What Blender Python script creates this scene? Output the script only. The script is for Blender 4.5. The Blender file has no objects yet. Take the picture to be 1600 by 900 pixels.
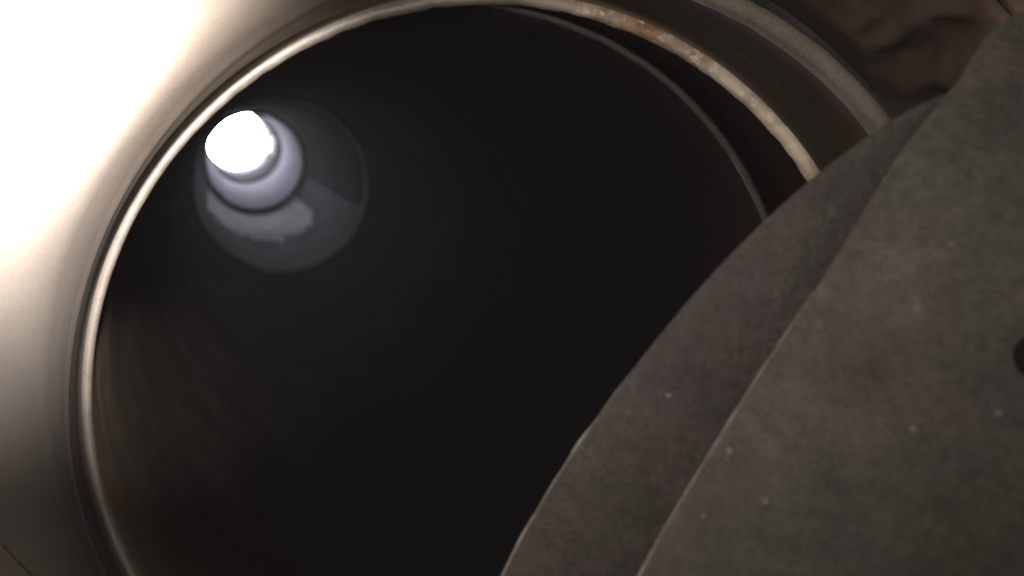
import bpy, bmesh, math, random
from mathutils import Vector, Matrix, noise
random.seed(4)
S = 0.15                      # radius of the flue in metres; all layout below is in flue radii
sc = bpy.context.scene
C = sc.collection

# ---------------------------------------------------------------- camera
UX, UY, UZ = Vector((0.9681462, 0.0, 0.25038556)), Vector((-0.03498116, 0.99019258, 0.13525892)), Vector((-0.24792992, -0.13970919, 0.95865119))
CAM = Vector((-0.712375, -0.668455, 0.0))
def w_from_view(p):           # right, down, forward of the eye -> flue axes (flue radii)
    p = Vector(p)
    return CAM + Vector((p.dot(UX), p.dot(UY), p.dot(UZ)))
cam = bpy.data.cameras.new('camera'); cam_o = bpy.data.objects.new('camera', cam); C.objects.link(cam_o)
M3 = Matrix(((UX[0], -UX[1], -UX[2]), (UY[0], -UY[1], -UY[2]), (UZ[0], -UZ[1], -UZ[2])))
cam_o.matrix_world = Matrix.Translation(CAM * S) @ M3.to_4x4()
cam.sensor_width = 36; cam.lens = 40.5; cam.clip_start = 0.005; cam.clip_end = 100
cam.dof.use_dof = True; cam.dof.focus_distance = 2.3 * S; cam.dof.aperture_fstop = 17
sc.camera = cam_o

# ---------------------------------------------------------------- light
world = bpy.data.worlds.new('World'); sc.world = world; world.use_nodes = True
bg = world.node_tree.nodes['Background']
bg.inputs['Color'].default_value = (1.0, 0.95, 0.89, 1); bg.inputs['Strength'].default_value = 0.85
def lamp(name, view_pos, view_aim, watts, radius, col, cone):
    l = bpy.data.lights.new(name, 'SPOT'); l.energy = watts; l.shadow_soft_size = radius * S; l.color = col
    l.spot_size = math.radians(cone); l.spot_blend = 1.0
    o = bpy.data.objects.new(name, l); C.objects.link(o); p = w_from_view(view_pos) * S; a = w_from_view(view_aim) * S
    o.location = p; o.rotation_euler = (a - p).to_track_quat('-Z', 'Y').to_euler()
lamp('torch_light', (-0.40, -0.40, 1.15), (-1.24, -0.62, 2.15), 31.0, 0.05, (1.0, 0.91, 0.82), 85)
lamp('phone_light', (-0.17, -0.15, 0.30), (0.10, -0.42, 2.6), 2.3, 0.05, (1.0, 0.90, 0.79), 96)
SKY_STRENGTH = 1150.0
sc.view_settings.view_transform = 'Standard'; sc.view_settings.look = 'None'
sc.view_settings.exposure = 0; sc.view_settings.gamma = 1
sc.render.engine = 'CYCLES'
sc.cycles.max_bounces = 16; sc.cycles.diffuse_bounces = 12; sc.cycles.glossy_bounces = 4
sc.cycles.use_denoising = True

# ---------------------------------------------------------------- materials
class NT:
    def __init__(s, name):
        s.m = bpy.data.materials.new(name); s.m.use_nodes = True; s.t = s.m.node_tree
        s.b = s.t.nodes['Principled BSDF']; s.tc = s.n('ShaderNodeTexCoord')
    def n(s, k): return s.t.nodes.new(k)
    def l(s, a, b): s.t.links.new(a, b)
    def noise(s, scale, detail=5, rough=.6, vec=None, dist=0):
        n = s.n('ShaderNodeTexNoise'); n.inputs['Scale'].default_value = scale
        n.inputs['Detail'].default_value = detail; n.inputs['Roughness'].default_value = rough
        n.inputs['Distortion'].default_value = dist
        s.l(vec or s.tc.outputs['Object'], n.inputs['Vector']); return n.outputs['Fac']
    def scaled(s, sx, sy, sz, loc=(0, 0, 0)):
        m = s.n('ShaderNodeMapping'); m.inputs['Scale'].default_value = (sx, sy, sz); m.inputs['Location'].default_value = loc
        s.l(s.tc.outputs['Object'], m.inputs['Vector']); return m.outputs[0]
    def ramp(s, f, stops):
        r = s.n('ShaderNodeValToRGB'); e = r.color_ramp.elements
        while len(e) < len(stops): e.new(.5)
        for i, (p, c) in enumerate(stops):
            e[i].position = p; e[i].color = (*c, 1) if not isinstance(c, (int, float)) else (c, c, c, 1)
        s.l(f, r.inputs[0]); return r.outputs[0]
    def mix(s, f, a, b, mode='MIX'):
        m = s.n('ShaderNodeMix'); m.data_type = 'RGBA'; m.blend_type = mode
        for src, i in ((f, 0), (a, 6), (b, 7)):
            if isinstance(src, (int, float)): m.inputs[i].default_value = src
            elif isinstance(src, tuple): m.inputs[i].default_value = (*src, 1)
            else: s.l(src, m.inputs[i])
        return m.outputs[2]
    def bump(s, h, strength, dist):
        b = s.n('ShaderNodeBump'); b.inputs['Strength'].default_value = strength; b.inputs['Distance'].default_value = dist
        s.l(h, b.inputs['Height']); return b
    def grain(s, col, amt=.25, scale=900):
        g = s.ramp(s.noise(scale, 2, .7), [(.25, 1 - amt), (.75, 1 + amt)])
        return s.mix(1.0, col, g, 'MULTIPLY')

def rough_mat(name, stops, scale=14, rough=.8, bump=.5, bdist=.001, grain=.25, gscale=900, blotch=None, spec=.4, fine=120):
    k = NT(name)
    col = k.ramp(k.noise(scale, 8, .62, dist=.4), stops)
    if blotch: col = k.mix(k.ramp(k.noise(blotch[0], 4, .6), [(blotch[1], 0), (blotch[2], 1)]), col, blotch[3])
    col = k.grain(col, grain, gscale)
    k.l(col, k.b.inputs['Base Color'])
    k.b.inputs['Roughness'].default_value = rough; k.b.inputs['Specular IOR Level'].default_value = spec
    h = k.n('ShaderNodeMath'); h.operation = 'ADD'; k.l(k.noise(fine, 6, .7), h.inputs[0]); k.l(k.noise(scale * 2, 5, .6), h.inputs[1])
    k.l(k.bump(h.outputs[0], bump, bdist).outputs[0], k.b.inputs['Normal'])
    return k.m

def angle_mask(k, deg, lo, hi):          # 1 towards the given bearing round the flue axis
    sep = k.n('ShaderNodeSeparateXYZ'); k.l(k.tc.outputs['Object'], sep.inputs[0])
    a = k.n('ShaderNodeMath'); a.operation = 'MULTIPLY'; k.l(sep.outputs[0], a.inputs[0]); a.inputs[1].default_value = math.cos(math.radians(deg)) / S
    b = k.n('ShaderNodeMath'); b.operation = 'MULTIPLY_ADD'; k.l(sep.outputs[1], b.inputs[0]); b.inputs[1].default_value = math.sin(math.radians(deg)) / S; k.l(a.outputs[0], b.inputs[2])
    c = k.n('ShaderNodeMath'); c.operation = 'MULTIPLY_ADD'; k.l(k.noise(8, 3), c.inputs[0]); c.inputs[1].default_value = .3; k.l(b.outputs[0], c.inputs[2])
    return k.ramp(c.outputs[0], [(lo, 0), (hi, 1)])
M_throat = rough_mat('rusty_masonry', [(.3, (.035, .022, .016)), (.5, (.10, .065, .045)), (.7, (.22, .15, .11))], 9, .85, .9, .003, blotch=(5, .45, .62, (.07, .05, .045)))
M_skirt = rough_mat('sooty_pipe_metal', [(.25, (.11, .078, .058)), (.5, (.15, .115, .088)), (.75, (.18, .14, .115))], 10, .62, .35, .0006, blotch=(7, .5, .7, (.14, .105, .105)))
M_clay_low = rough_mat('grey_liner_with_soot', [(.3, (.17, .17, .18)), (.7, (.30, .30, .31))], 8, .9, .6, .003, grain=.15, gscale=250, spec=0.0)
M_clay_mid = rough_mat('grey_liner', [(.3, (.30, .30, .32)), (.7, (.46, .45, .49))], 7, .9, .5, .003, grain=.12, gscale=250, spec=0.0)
M_clay_top = rough_mat('darkened_top_liner', [(.3, (.02, .02, .022)), (.7, (.04, .04, .044))], 7, .9, .5, .003, grain=.1, gscale=200, spec=0.0)  # near black to hold back the strong sky light on this section
M_patch = rough_mat('pale_mortar', [(.3, (.55, .55, .54)), (.7, (.9, .9, .88))], 12, .95, .6, .003, grain=.15, gscale=250, spec=0.0)
M_crust = rough_mat('soot_crust', [(.3, (.05, .05, .053)), (.7, (.10, .10, .105))], 10, .95, .6, .003, spec=0.0)
M_joint = rough_mat('dark_light_shield', [(.3, (.02, .02, .02)), (.7, (.05, .05, .05))], 30, .95, .6, .001, spec=0.0)
def zmask(k, lo, hi, amp):
    sep = k.n('ShaderNodeSeparateXYZ'); k.l(k.tc.outputs['Object'], sep.inputs[0])
    h = k.n('ShaderNodeMath'); h.operation = 'MULTIPLY_ADD'; k.l(k.noise(7, 5, .6), h.inputs[0]); h.inputs[1].default_value = amp; k.l(sep.outputs[2], h.inputs[2])
    return k.ramp(h.outputs[0], [(lo + amp / 2, 0), (hi + amp / 2, 1)])
def bell_mat():
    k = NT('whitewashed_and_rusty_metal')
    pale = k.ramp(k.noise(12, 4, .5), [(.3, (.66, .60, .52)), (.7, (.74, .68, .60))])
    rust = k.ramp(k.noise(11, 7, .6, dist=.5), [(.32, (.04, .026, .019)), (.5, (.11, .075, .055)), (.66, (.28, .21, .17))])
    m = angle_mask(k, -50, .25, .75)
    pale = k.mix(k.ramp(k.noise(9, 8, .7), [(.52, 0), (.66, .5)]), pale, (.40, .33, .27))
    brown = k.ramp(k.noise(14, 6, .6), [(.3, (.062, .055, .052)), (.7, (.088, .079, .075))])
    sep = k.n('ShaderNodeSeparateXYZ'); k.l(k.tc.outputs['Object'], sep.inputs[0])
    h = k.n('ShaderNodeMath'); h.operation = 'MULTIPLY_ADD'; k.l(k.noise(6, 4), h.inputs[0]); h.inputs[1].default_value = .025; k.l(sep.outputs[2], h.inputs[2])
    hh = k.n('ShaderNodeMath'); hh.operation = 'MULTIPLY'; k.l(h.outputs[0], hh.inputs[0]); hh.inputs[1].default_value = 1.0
    near_lip = k.ramp(hh.outputs[0], [(.328, 0), (.357, 1)])          # light falling off towards the lip, put into the colour
    low = angle_mask(k, 140, .35, .95)  # lower left painted darker, as it lies further from the lamp
    rust = k.mix(zmask(k, .275, .325, .03), rust, (.04, .03, .025)); tan = k.ramp(k.noise(14, 6, .6), [(.3, (.62, .56, .49)), (.7, (.72, .65, .57))]); pale = k.mix(low, k.mix(near_lip, pale, tan), brown)  # rust also carries painted shade just beyond the rim
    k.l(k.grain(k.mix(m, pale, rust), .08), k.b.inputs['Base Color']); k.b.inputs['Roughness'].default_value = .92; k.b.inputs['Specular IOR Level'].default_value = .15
    k.l(k.bump(k.noise(100, 6, .7), .35, .001).outputs[0], k.b.inputs['Normal'])
    return k.m
M_bell = bell_mat()
M_seam = rough_mat('seam_gap', [(.3, (.10, .09, .06)), (.7, (.35, .32, .25))], 30, .9, .6, .001)
M_crumb = rough_mat('grit', [(.3, (.045, .042, .037)), (.7, (.085, .078, .068))], 60, .9, .3, .0005)

def rim_mat():                # pale ceramic lip, flaked and rusty round one side
    k = NT('pale_rim')
    sep = k.n('ShaderNodeSeparateXYZ'); k.l(k.tc.outputs['Object'], sep.inputs[0])
    m = k.n('ShaderNodeMath'); m.operation = 'MULTIPLY_ADD'; k.l(sep.outputs[0], m.inputs[0]); m.inputs[1].default_value = 1.0 / S; m.inputs[2].default_value = 0
    side = k.ramp(m.outputs[0], [(.0, 0), (.25, 1)])
    base = k.ramp(k.noise(30, 6, .6), [(.3, (.66, .57, .48)), (.7, (.86, .78, .68))])
    flakes = k.ramp(k.noise(140, 8, .78), [(.38, 0), (.50, 1)])
    big = k.ramp(k.noise(26, 4, .6), [(.38, 0), (.58, 1)])
    f1 = k.mix(1.0, flakes, k.mix(.25, big, (1, 1, 1)), 'MULTIPLY')
    f = k.mix(1.0, f1, side, 'MULTIPLY')
    rust = k.ramp(k.noise(70, 5, .65), [(.35, (.07, .032, .016)), (.65, (.30, .18, .085))])
    base = k.mix(side, k.ramp(k.noise(45, 7, .7), [(.35, (.10, .087, .076)), (.6, (.165, .146, .131))]), base)  # left half darkened in the colour to offset the torch
    col = k.grain(k.mix(f, base, rust), .15)
    k.l(col, k.b.inputs['Base Color']); k.b.inputs['Roughness'].default_value = .45
    k.l(k.bump(k.noise(160, 6, .7), .5, .0006).outputs[0], k.b.inputs['Normal'])
    return k.m
M_rim = rim_mat()
k = NT('dull_brown_rim')
c_ = k.ramp(k.noise(30, 6), [(.3, (.085, .069, .056)), (.7, (.15, .124, .104))])
k.l(k.grain(k.mix(angle_mask(k, -55, .0, .3), (.15, .115, .09), c_)), k.b.inputs['Base Color']); k.b.inputs['Roughness'].default_value = .75
k.l(k.bump(k.noise(140, 6), .5, .0008).outputs[0], k.b.inputs['Normal']); M_rim_dull = k.m
def soot_mat(name, dark, brown, lo, hi):   # black soot, browner towards one side
    k = NT(name); m = angle_mask(k, 172, lo, hi)
    d = k.ramp(k.noise(20, 7, .65), [(.3, dark), (.7, tuple(x * 1.25 for x in dark))])
    b = k.ramp(k.noise(16, 7, .65), [(.3, tuple(x * .65 for x in brown)), (.7, tuple(x * 1.25 for x in brown))])
    sp = k.ramp(k.noise(260, 3, .6), [(.70, 0), (.78, .5)])
    k.l(k.grain(k.mix(sp, k.mix(m, d, b), (.12, .10, .085)), .3), k.b.inputs['Base Color'])
    k.b.inputs['Roughness'].default_value = .95; k.b.inputs['Specular IOR Level'].default_value = .0
    k.l(k.bump(k.noise(130, 6, .7), .6, .001).outputs[0], k.b.inputs['Normal']); return k.m
M_soot = soot_mat('black_soot', (.022, .018, .015), (.17, .13, .10), -.1, .75)
M_soot_deep = soot_mat('deep_black_soot', (.038, .034, .031), (.068, .056, .048), .25, 1.05)
M_lip = rough_mat('thin_pink_grey_lip', [(.3, (.07, .055, .052)), (.7, (.125, .10, .095))], 60, .8, .6, .0008, blotch=(80, .5, .7, (.12, .09, .085)))

def damper_mat(name, k_):
    k = NT(name)
    n1 = k.noise(9, 4, .55, dist=.5)
    tint = k.ramp(n1, [(.28, (.105, .108, .090)), (.42, (.118, .112, .103)), (.52, (.125, .103, .104)), (.62, (.128, .112, .088)), (.75, (.105, .088, .092))])
    v = k.ramp(k.noise(17, 12, .74), [(.30, .55), (.5, 1.0), (.72, 1.7)])
    col = k.mix(1.0, tint, v, 'MULTIPLY')
    st = k.ramp(k.noise(60, 8, .75), [(.35, .85), (.7, 1.2)])
    col = k.mix(1.0, col, st, 'MULTIPLY')
    sp = k.ramp(k.noise(220, 3, .6), [(.69, 0), (.76, .6)])
    col = k.mix(sp, col, (.30, .27, .24))
    col = k.mix(1.0, col, (.19 * k_, .19 * k_, .185 * k_), 'MULTIPLY')
    col = k.grain(k.grain(col, .3, 1100), .22, 420)
    k.l(col, k.b.inputs['Base Color']); k.b.inputs['Roughness'].default_value = .75; k.b.inputs['Specular IOR Level'].default_value = .2
    h = k.n('ShaderNodeMath'); h.operation = 'ADD'; k.l(k.noise(150, 6, .7), h.inputs[0]); k.l(k.noise(24, 5, .6), h.inputs[1])
    k.l(k.bump(h.outputs[0], .9, .0016).outputs[0], k.b.inputs['Normal'])
    return k.m
M_damper = damper_mat('cast_iron_plate', 1.0)
M_panel = damper_mat('cast_iron_panel', 1.3)  # same iron, lightened to paint the tonal falloff across the damper
M_bead = rough_mat('worn_lit_bead', [(.35, (.05, .05, .043)), (.7, (.17, .17, .15))], 120, .6, .5, .0006)
M_hole_stub = rough_mat('black_hole_stub', [(.3, (.003, .003, .003)), (.7, (.008, .007, .007))], 60, .9, .5, .0006, spec=.05)

# ---------------------------------------------------------------- helpers
def link(name, bm, mat, parent=None, smooth=True):
    me = bpy.data.meshes.new(name); bmesh.ops.recalc_face_normals(bm, faces=bm.faces[:]); bm.to_mesh(me); bm.free()
    if smooth: me.polygons.foreach_set('use_smooth', [True] * len(me.polygons))
    me.materials.append(mat)
    o = bpy.data.objects.new(name, me); C.objects.link(o)
    if parent: o.parent = parent
    return o
def root(name, label, cat, loc=(0, 0, 0), group=None):
    o = bpy.data.objects.new(name, None); C.objects.link(o); o.location = Vector(loc) * S; o.empty_display_size = .05
    o['label'] = label; o['category'] = cat
    if group: o['group'] = group
    return o
def circ(cx, cy, t, a, b, R):  # a circle station: centre, tilt, radius
    return (cx, cy, t, a, b, R)
def mixst(p, q, w, R=None):
    r = [p[i] * (1 - w) + q[i] * w for i in range(6)]
    if R is not None: r[5] = R
    return tuple(r)
def withR(p, R, dt=0):
    return (p[0], p[1], p[2] + dt, p[3], p[4], R)
def station_pts(st, N, a0=0, a1=360, disp=None):
    cx, cy, t, a, b, R = st
    n = Vector((a, b, 1)).normalized()
    U = Vector((1, 0, 0)); U = (U - n * U.dot(n)).normalized(); V = n.cross(U)
    full = abs(a1 - a0 - 360) < 1e-6
    out = []
    for i in range(N):
        th = math.radians(a0 + (a1 - a0) * i / (N if full else N - 1))
        p = Vector((cx, cy, t)) + (U * math.cos(th) + V * math.sin(th)) * R
        if disp: p = disp(p, th, Vector((cx, cy, t)))
        out.append(p * S)
    return out
def loft(name, stations, mat, parent, N=256, a0=0, a1=360, disp=None, caps=False, closed=False):
    bm = bmesh.new(); full = abs(a1 - a0 - 360) < 1e-6; rows = []
    for st in stations: rows.append([bm.verts.new(p) for p in station_pts(st, N, a0, a1, disp)])
    R = len(rows)
    for r in range(R if closed else R - 1):
        A, B = rows[r], rows[(r + 1) % R]
        for i in range(N if full else N - 1):
            j = (i + 1) % N
            bm.faces.new((A[i], A[j], B[j], B[i]))
    if caps and not full:
        bm.faces.new([r[0] for r in rows]); bm.faces.new([r[-1] for r in rows][::-1])
    return link(name, bm, mat, parent)
def subdiv(a, b, n, ease=None):
    return [mixst(a, b, i / n) for i in range(n)]

# ring circles measured in flue radii: centre offset, height, tilt, radius
OUT = (-0.0258, -0.0013, 2.3403, 0.0512, -0.1014, 1.0068)
MAIN = (-0.0193, 0.0086, 2.7779, 0.1234, 0.0270, 1.0023)
DD = (-0.0047, -0.0010, 3.1864, 0.0146, 0.0044, 0.9981)
CC = (-0.0039, 0.0038, 12.5628, 0, 0, 0.9281)
BB = (0.0093, 0.0613, 21.79, 0, 0, 0.9062)
AA = (0.0577, -0.0066, 30.8, 0, 0, 0.9106)
TOP = (-0.0259, -0.0611, 39.52, 0, 0, 0.9824)

# ---------------------------------------------------------------- sky above the chimney top
bm = bmesh.new()
bmesh.ops.create_icosphere(bm, subdivisions=4, radius=4.2 * S)
for v in list(bm.verts):
    if v.co.z < -0.3 * S: bm.verts.remove(v)
for v in bm.verts: v.co.z += 39.9 * S
k = NT('daylight_sky')
k.t.nodes.remove(k.b); e = k.n('ShaderNodeEmission'); e.inputs['Color'].default_value = (.86, .88, 1.0, 1); e.inputs['Strength'].default_value = SKY_STRENGTH
k.l(e.outputs[0], k.t.nodes['Material Output'].inputs[0])
sky = link('sky', bm, k.m); sky['kind'] = 'structure'

def sst(x): x = max(0.0, min(1.0, x)); return x * x * (3 - 2 * x)
def flare(p, th, c):          # the throat flares out towards the viewer on its left side
    dg = math.degrees(th) % 360
    m = sst((dg - 150) / 45) * sst((278 - dg) / 24)
    x = max(0.0, min(.85, 2.73 - p.z)); y = min(x, .3)
    r = (p - c); r.z = 0; r.normalize()
    return p + r * m * (.12 * y + 2.4 * y * y + 1.3 * (x - y))
# ---------------------------------------------------------------- bell shaped throat round the outermost rim
def rough_disp(p, th, c):
    w = max(0.0, min(1.0, (math.cos(th + math.radians(40)) - .1) / .5))
    d = max(0.0, .05 + noise.fractal(p * 2.6, 1.0, 2.1, 6) * .15 + abs(noise.noise(p * 5.0)) * .07)
    fade = max(0.0, min(1.0, (2.27 - p.z) / .15))
    r = (p - c); r.z = 0; r.normalize()
    lipf = w * max(0.0, min(1.0, (p.z - 1.85) / .35))
    return flare(p + (r + Vector((0, 0, 1))) * d * w * fade + Vector((0, 0, .06 * lipf)) + r * .045 * lipf, th, c)
throat = root('chimney_throat', 'bell-shaped throat outside the rims, white and glaring at left, rusty and rough at right', 'chimney throat')
LIPR = withR(OUT, 1.028, -.01)
def bell(phi, rc=.48):
    w = math.sin(phi); st = mixst(withR(OUT, 1, 0), (-.02, 0, 2.34, 0, 0, 1), w)
    return (st[0], st[1], st[2] - .01 - rc * .9 * math.sin(phi), st[3], st[4], 1.028 + rc * (1 - math.cos(phi)))
PS = math.radians(52)
near = [bell(PS * i / 26) for i in range(27)]
e = near[-1]
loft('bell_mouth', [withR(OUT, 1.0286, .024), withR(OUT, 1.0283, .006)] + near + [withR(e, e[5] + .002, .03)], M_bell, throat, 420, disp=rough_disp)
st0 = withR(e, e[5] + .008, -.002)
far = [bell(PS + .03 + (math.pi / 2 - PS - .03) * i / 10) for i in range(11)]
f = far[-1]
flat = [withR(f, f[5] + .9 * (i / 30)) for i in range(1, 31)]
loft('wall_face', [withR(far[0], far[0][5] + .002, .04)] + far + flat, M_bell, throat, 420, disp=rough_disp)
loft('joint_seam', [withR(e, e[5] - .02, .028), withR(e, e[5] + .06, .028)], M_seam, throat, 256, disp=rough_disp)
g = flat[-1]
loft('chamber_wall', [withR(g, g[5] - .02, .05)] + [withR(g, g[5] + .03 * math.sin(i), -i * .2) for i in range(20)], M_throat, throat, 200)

# ---------------------------------------------------------------- pipe collar with its two rims
collar = root('pipe_collar', 'round dark metal pipe collar with a pale flaking inner rim and dull outer rim', 'pipe collar', (0, 0, 2.3))
off = Vector((0, 0, 2.3 * S))
def under(o, par):
    o.parent = par; o.matrix_parent_inverse = Matrix.Translation(-par.location); return o
def jitter(amp, fr):
    def f(p, th, c):
        r = (p - c); r.normalize()
        return p + r * noise.fractal(p * fr, 1.0, 2.0, 4) * amp
    return f
def out_disp(p, th, c):       # the outer lip has worn flush on the left
    w = max(0.0, min(1.0, (math.cos(th + math.radians(35)) - .50) / .27)); w = w * w * (3 - 2 * w)
    r = (p - c); R0 = r.length; r.normalize()
    return flare(p + r * ((1.034 - R0) * (1 - w) + noise.fractal(p * 18, 1.0, 2.0, 4) * (.0005 + .0015 * w)) + Vector((0, 0, .022 * (1 - w))), th, c)
r_out = loft('rim', [withR(OUT, 1.030, .03), withR(OUT, 1.028, -.004), withR(OUT, 1.022, -.014), withR(OUT, 1.010, -.018), withR(OUT, .996, -.014), withR(OUT, .989, -.004), withR(OUT, .988, .012), withR(OUT, .992, .05)], M_rim_dull, None, 384, disp=out_disp)
under(r_out, collar); r_out['label'] = 'dull brown outer rim'
W0 = withR(OUT, .994, .045); W1 = withR(MAIN, 1.016, -.07)
wall = [withR(OUT, .9935, .02)] + [withR(q, q[5] - (+.0030 if i in (30, 31) else .0010 if i in (20, 21, 22) else 0)) for i, q in enumerate(subdiv(W0, W1, 44))] + [W1, withR(MAIN, 1.0165, -.05), withR(MAIN, 1.0155, -.03), withR(MAIN, 1.012, -.014), withR(MAIN, 1.008, -.006)]
def wall_disp(p, th, c):
    w = max(0.0, min(1.0, (math.cos(th + math.radians(35)) - .50) / .27)); w = w * w * (3 - 2 * w)
    q = max(0.0, min(1.0, (2.78 - p.z) / .40))
    r = (p - c); r.normalize(); return flare(p + r * (1 - w) * q * .0350, th, c)
k = NT('collar_metal')
c1 = k.mix(angle_mask(k, 140, .30, .95), k.mix(zmask(k, .366, .394, .010), (.70, .63, .56), k.ramp(k.noise(12, 7), [(.3, (.058, .048, .042)), (.7, (.085, .072, .064))])), (.068, .061, .058)); c2 = k.ramp(k.noise(12, 7), [(.3, (.032, .026, .022)), (.7, (.055, .044, .037))])  # light falloff painted in: dark beside the inner rim and at lower left
k.l(k.grain(k.mix(angle_mask(k, -50, -.1, .5), c1, k.mix(zmask(k, .403, .417, .004), c2, (.26, .19, .13))), .06), k.b.inputs['Base Color']); k.b.inputs['Roughness'].default_value = .85; k.b.inputs['Specular IOR Level'].default_value = .15  # tan band beside the inner rim is a painted warm glow
k.l(k.bump(k.noise(120, 6, .7), .4, .0006).outputs[0], k.b.inputs['Normal']); M_skirt = k.m
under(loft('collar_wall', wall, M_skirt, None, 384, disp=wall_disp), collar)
def rim_jit(p, th, c):
    w = max(0.0, min(1.0, math.cos(th + math.radians(60)) + .35))
    r = (p - c); r.normalize()
    grow = .006 * w * (1 if r.dot(p - c) > 1.0 else -1)
    return p + r * (noise.fractal(p * 22, 1.0, 2.0, 4) * .0032 * w + grow)
r_main = loft('rim', [withR(MAIN, 1.014, .0), withR(MAIN, 1.0125, -.010), withR(MAIN, 1.006, -.017), withR(MAIN, .998, -.018), withR(MAIN, .991, -.013), withR(MAIN, .9875, -.002), withR(MAIN, .988, .012), withR(MAIN, .996, .03)], M_rim, None, 512, disp=rim_jit)
under(r_main, collar); r_main['label'] = 'pale cream inner rim, flaked and rusty on one side'

# ---------------------------------------------------------------- the flue itself
flue = root('chimney_flue', 'long round soot black flue rising to a small white disc of daylight', 'chimney flue', (0, 0, 2.8))
def fl(name, sts, mat, N=192, **kw): return under(loft(name, sts, mat, None, N, **kw), flue)
A_ = withR(MAIN, .995, .028); B_ = withR(DD, 1.012, -.01)
fl('liner_section', subdiv(A_, B_, 5) + [B_], M_soot, 320)
# thin broken lip of the first joint, an arc only
def lip_disp(p, th, c):
    g = max(0, (-60 - math.degrees(th)) / 32); r = (p - c); r.normalize(); return p + r * (noise.fractal(p * 14, 1.0, 2.0, 4) * .0022 + .016 * g * g)
fl('joint_lip', [withR(DD, 1.013, .02), withR(DD, 1.009, -.006), withR(DD, 1.002, -.010), withR(DD, .995, -.006), withR(DD, .9935, .01), withR(DD, 1.001, .02)], M_lip, 200, a0=-92, a1=8, disp=lip_disp, caps=True)
C0 = withR(CC, .948, -.01)
B2 = withR(DD, 1.004, .012)
fl('liner_section', [withR(DD, 1.012, -.008)] + subdiv(B2, C0, 24) + [C0], M_soot_deep, 256)
def section(lo, hi, r_lo, r_hi, m, lip):
    # bottom edge faces the viewer, then the bore
    a = withR(lo, r_lo + lip); b = withR(lo, r_lo, .0); c2 = withR(lo, r_lo - .004, .05)
    top = withR(hi, r_hi, -.05)
    fl('joint_band', [withR(lo, r_lo + lip + .02, -.01), a, withR(lo, r_lo + .012, -.004), b], M_joint, disp=jitter(.016, 4))
    return fl('liner_section', [b, c2] + subdiv(c2, top, 12)[1:] + [top], m, 256, disp=jitter(.004, 1.6))
fl('light_shield_casing', [(0, 0, 2.95, 0, 0, 1.04), (0, 0, 2.97, 0, 0, 1.45), (0, 0, 39.4, 0, 0, 1.45), (0, 0, 39.5, 0, 0, 1.44), (-.02, -.06, 39.55, 0, 0, .93), (-.02, -.06, 39.40, 0, 0, .931)], M_joint)  # outer casing added to keep sky light from leaking through the joints
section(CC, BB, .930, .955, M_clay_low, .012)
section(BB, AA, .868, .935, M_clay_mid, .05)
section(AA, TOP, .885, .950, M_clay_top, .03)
def shell(name, lo_hi, th0, th1, base, thick, mat, n=60, m=10):
    # a thin curved layer stuck to the bore; lo_hi(th) -> heights, base(t) -> radius and centre
    bm = bmesh.new(); G = []
    for i in range(n):
        a = th0 + (th1 - th0) * i / (n - 1); lo, hi = lo_hi(a)
        row = []
        for j in range(m):
            t = lo + (hi - lo) * j / (m - 1); aj = a + (noise.noise(Vector((j * .7, a * .05, 3))) * 2.2 if i in (0, n - 1) else 0)
            cx, cy, R = base(t); edge = i in (0, n - 1) or j in (0, m - 1)
            R -= -.012 if edge else thick
            row.append(bm.verts.new(Vector((cx + R * math.cos(math.radians(aj)), cy + R * math.sin(math.radians(aj)), t)) * S))
        G.append(row)
    for i in range(n - 1):
        for j in range(m - 1): bm.faces.new((G[i][j], G[i + 1][j], G[i + 1][j + 1], G[i][j + 1]))
    return under(link(name, bm, mat), flue)
def baseC(t):
    w = (t - CC[2]) / (BB[2] - CC[2]); return (CC[0] * (1 - w) + BB[0] * w, CC[1] * (1 - w) + BB[1] * w, .921 * (1 - w) + .955 * w)
def nz(a, s, k): return noise.fractal(Vector((a * s, k, 0)), 1.0, 2.0, 4)
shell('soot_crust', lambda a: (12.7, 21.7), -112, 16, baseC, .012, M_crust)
shell('pale_patch', lambda a: (16.1 + nz(a, .12, 1) * .9 + max(0, (50 - a) * .12) * (1 if a < 50 else 0), 21.6), 40, 150, baseC, .010, M_patch, 90)
shell('pale_patch', lambda a: (31.5 + nz(a, .2, 5), 38.5 + nz(a, .2, 8)), -14, 18, lambda t: ((AA[0] + TOP[0]) / 2, (AA[1] + TOP[1]) / 2, .885 + (t - 30.8) / 8.72 * .10 - .03), .01, M_clay_low, 24)  # small spot paler than the liner around it

# ---------------------------------------------------------------- the swung-open damper
damper = root('damper', 'dark grey cast iron damper plate with a raised panel swung open across the lower right', 'damper', (0, 0, 1.3))
PN = Vector((-.42, -.30, -.86)).normalized()
P0 = Vector(((1250 - 800) / 1800, (560 - 450) / 1800, 1.0)) * 1.42
def on_plane(px, py, lift=0.0):            # a point of the damper's own plane (flue radii), lifted towards the viewer's side
    r = Vector(((px - 800) / 1800, (py - 450) / 1800, 1.0))
    return w_from_view(r * (P0.dot(PN) / r.dot(PN)))
NW = Vector((PN.dot(UX), PN.dot(UY), PN.dot(UZ)))
def spline(pts, n):
    P = [Vector((a, b)) for a, b in pts]; P = [P[0] * 2 - P[1]] + P + [P[-1] * 2 - P[-2]]
    out = []; segs = len(P) - 3
    for i in range(n):
        s = i / (n - 1) * segs; kx = min(int(s), segs - 1); t = s - kx
        a, b, c, d = P[kx:kx + 4]
        out.append(.5 * ((2 * b) + (-a + c) * t + (2 * a - 5 * b + 4 * c - d) * t * t + (-a + 3 * b - 3 * c + d) * t ** 3))
    return out
NC = 220
OUTL = spline([(640, 1260), (700, 1080), (780, 900), (858, 756), (944, 636), (1020, 532), (1100, 438), (1190, 345), (1280, 266), (1385, 190), (1440, 162), (1484, 145), (1506, 128), (1518, 108)], NC)
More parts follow.
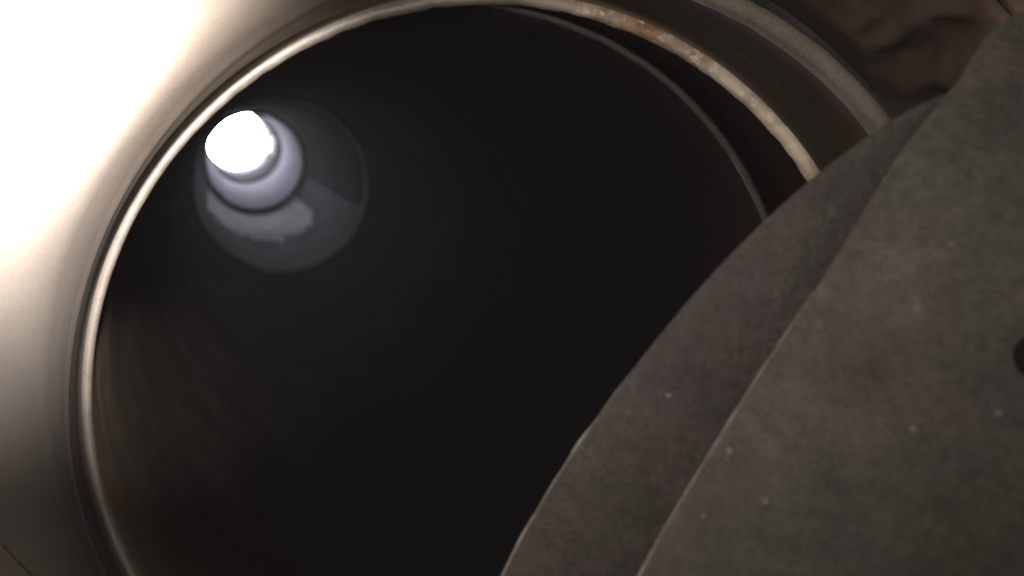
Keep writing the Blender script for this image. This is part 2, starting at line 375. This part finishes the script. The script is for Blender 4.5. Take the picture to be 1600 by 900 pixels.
INNL = spline([(880, 1260), (936, 1060), (1008, 900), (1076, 780), (1150, 660), (1216, 552), (1280, 460), (1338, 360), (1398, 262), (1440, 205), (1478, 165), (1500, 136), (1512, 118), (1522, 100)], NC)
def damper_pt(q, lift):
    p = on_plane(q.x, q.y); s = p * 3.0
    return p + NW * (lift + noise.fractal(s, 1.0, 2.0, 3) * .0008)
def smooth(L, n):
    for _ in range(n): L = [L[0]] + [(L[i - 1] + L[i] * 2 + L[i + 1]) / 4 for i in range(1, len(L) - 1)] + [L[-1]]
    return L
def smooth_keep(L, n):        # smooth, then give back the shrinkage
    A = smooth(L, n); return [a + (l2 - a2) * .8 for a, l2, a2 in zip(A, A, smooth(A, n))]
OUTL = smooth_keep(OUTL, 500); INNL = smooth_keep(INNL, 300)
# rim flange: dished, sinking towards the foot of the panel
bm = bmesh.new(); rows = []
K = 26
for i in range(NC):
    o_, i_ = OUTL[i], INNL[i]; s = i / (NC - 1)
    depth = .055 * max(0.0, min(1.0, (0.80 - s) / .30)) + .006
    row = [damper_pt(o_, -.045), damper_pt(o_ + (i_ - o_) * -.004, -.020), damper_pt(o_, -.006)]
    for j in range(K):
        w = j / (K - 1) * 1.10 + .015
        g = (max(0, min(1, w)) - .15) / .85; g = max(0, g) ** 1.6
        row.append(damper_pt(o_ + (i_ - o_) * w, -depth * g))
    row.append(damper_pt(o_ + (i_ - o_) * 1.1, -.12)); 
    rows.append([bm.verts.new(p * S) for p in row])
for i in range(NC - 1):
    for j in range(len(rows[0])): 
        jj = (j + 1) % len(rows[0])
        bm.faces.new((rows[i][j], rows[i + 1][j], rows[i + 1][jj], rows[i][jj]))
bm.faces.new(rows[0]); bm.faces.new(rows[-1][::-1])
under(link('flange', bm, M_damper), damper)
# raised panel, carried on out of view to the hinge side
INN2 = INNL[:]
EXT = spline([(1522, 100), (1542, 68), (1566, 46), (1600, 30), (1660, 14), (1760, 10), (1900, 30)], 60)
PE = smooth(INN2 + EXT[1:], 40)
FAR = spline([(1500, 1500), (2000, 1350), (2350, 900), (2350, 500), (2150, 200), (1950, 60)], len(PE))
bm = bmesh.new(); rows = []
for i, (a, b) in enumerate(zip(PE, FAR)):
    d = (b - a).normalized()
    row = [damper_pt(a + d * 4, -.12), damper_pt(a + d * .5, .014), damper_pt(a + d * 2.0, .0225), damper_pt(a + d * 6, .0255)]
    for j in range(1, 40):
        w = (j / 39) ** 1.3
        row.append(damper_pt(a + d * 6 + (b - a) * w * .98, .026 + .05 * min(1, w * 1.6) ** 1.2))
    row.append(damper_pt(b, -.12))
    rows.append([bm.verts.new(p * S) for p in row])
for i in range(len(rows) - 1):
    for j in range(len(rows[0])):
        jj = (j + 1) % len(rows[0])
        bm.faces.new((rows[i][j], rows[i + 1][j], rows[i + 1][jj], rows[i][jj]))
bm.faces.new(rows[0]); bm.faces.new(rows[-1][::-1])
under(link('raised_panel', bm, M_panel), damper)
# pale beads, edge wear and painted edge highlight in one, along the lower edge of the flange and of the panel
def bead(L, a, b, rad, lift, seed):
    bm = bmesh.new(); rows = []
    for i in range(a, b):
        s = (i - a) / (b - a); r = rad * min(1, (1 - s) * 2.2) + .0004
        r *= max(.15, 1 + .9 * noise.noise(Vector((i * .16, 0, seed))))
        p = damper_pt(L[i], lift); q = damper_pt(L[i + 1], lift)
        tdir = (q - p).normalized(); side = tdir.cross(NW).normalized()
        rows.append([bm.verts.new((p + (side * math.cos(x) + NW * math.sin(x)) * r) * S) for x in [kk * math.pi / 4 for kk in range(8)]])
    for i in range(len(rows) - 1):
        for j in range(8): bm.faces.new((rows[i][j], rows[i + 1][j], rows[i + 1][(j + 1) % 8], rows[i][(j + 1) % 8]))
    bm.faces.new(rows[0]); bm.faces.new(rows[-1][::-1])
    under(link('worn_lit_edge', bm, M_bead), damper)
bead(OUTL, 0, int(NC * .42), .0030, -.0085, 7)
bead(INNL, 0, int(NC * .46), .0008, .0215, 3)
# black stub standing for a dark hole at the right
bc = on_plane(1622, 574); t1 = NW.orthogonal().normalized(); t2 = NW.cross(t1)
bm = bmesh.new(); rows = []
for (rr, h) in ((.024, .0), (.024, .055), (.020, .062), (.010, .065)):
    rows.append([bm.verts.new((bc + (t1 * math.cos(x) + t2 * math.sin(x)) * rr + NW * h) * S) for x in [kk * math.pi / 12 for kk in range(24)]])
for i in range(3):
    for j in range(24): bm.faces.new((rows[i][j], rows[i + 1][j], rows[i + 1][(j + 1) % 24], rows[i][(j + 1) % 24]))
bm.faces.new(rows[-1])
under(link('hole_stub', bm, M_hole_stub), damper)
# crumbs of grit lying on the plate
bm = bmesh.new()
def lift_at(x, y):            # height of the plate's face at that spot
    i = min(range(NC), key=lambda q: abs(INNL[q].y - y)); o = min(range(NC), key=lambda q: abs(OUTL[q].y - y))
    if x > INNL[i].x + 4: return .026 + .05 * min(1, ((x - INNL[i].x) / 1000) * 1.6) ** 1.2
    w = (x - OUTL[o].x) / max(1, INNL[i].x - OUTL[o].x); return -.07 * max(0, (w - .15) / .85) ** 1.6
spots = [(1436, 684, 5), (1567, 662, 5), (1207, 791, 4), (1042, 616, 4), (1110, 812, 3), (1018, 778, 3), (1150, 712, 5), (1146, 722, 3), (1100, 560, 2)]
for (x, y, r) in spots:
    flat = any(abs(x - q.x) < 2000 for q in OUTL)
    p = damper_pt(Vector((x, y)), lift_at(x, y))
    res = bmesh.ops.create_icosphere(bm, subdivisions=2, radius=r * .00030)
    for v in res['verts']:
        c = v.co * S / S; dd = 1 + .5 * noise.noise(c * 3000 + Vector((x, y, 0)))
        v.co = p * S + c * dd * .5
g = under(link('grit', bm, M_crumb), damper); g['kind'] = 'stuff'

# ---------------------------------------------------------------- haze volume added for lens bloom and lifted blacks
bm = bmesh.new()
bmesh.ops.create_cube(bm, size=1.0)
for v in bm.verts: v.co = Vector((v.co.x * 9.2 * S, v.co.y * 9.2 * S, (-6.7 if v.co.z < 0 else 39.57) * S))
hz = bpy.data.materials.new('bloom_haze'); hz.use_nodes = True; ht = hz.node_tree
ht.nodes.remove(ht.nodes['Principled BSDF']); pv = ht.nodes.new('ShaderNodeVolumePrincipled')
pv.inputs['Color'].default_value = (.92, .88, .84, 1); pv.inputs['Density'].default_value = 0.012; pv.inputs['Anisotropy'].default_value = .3
ht.links.new(pv.outputs[0], ht.nodes['Material Output'].inputs['Volume'])
added_haze = link('added_haze', bm, hz, smooth=False); added_haze['kind'] = 'stuff'
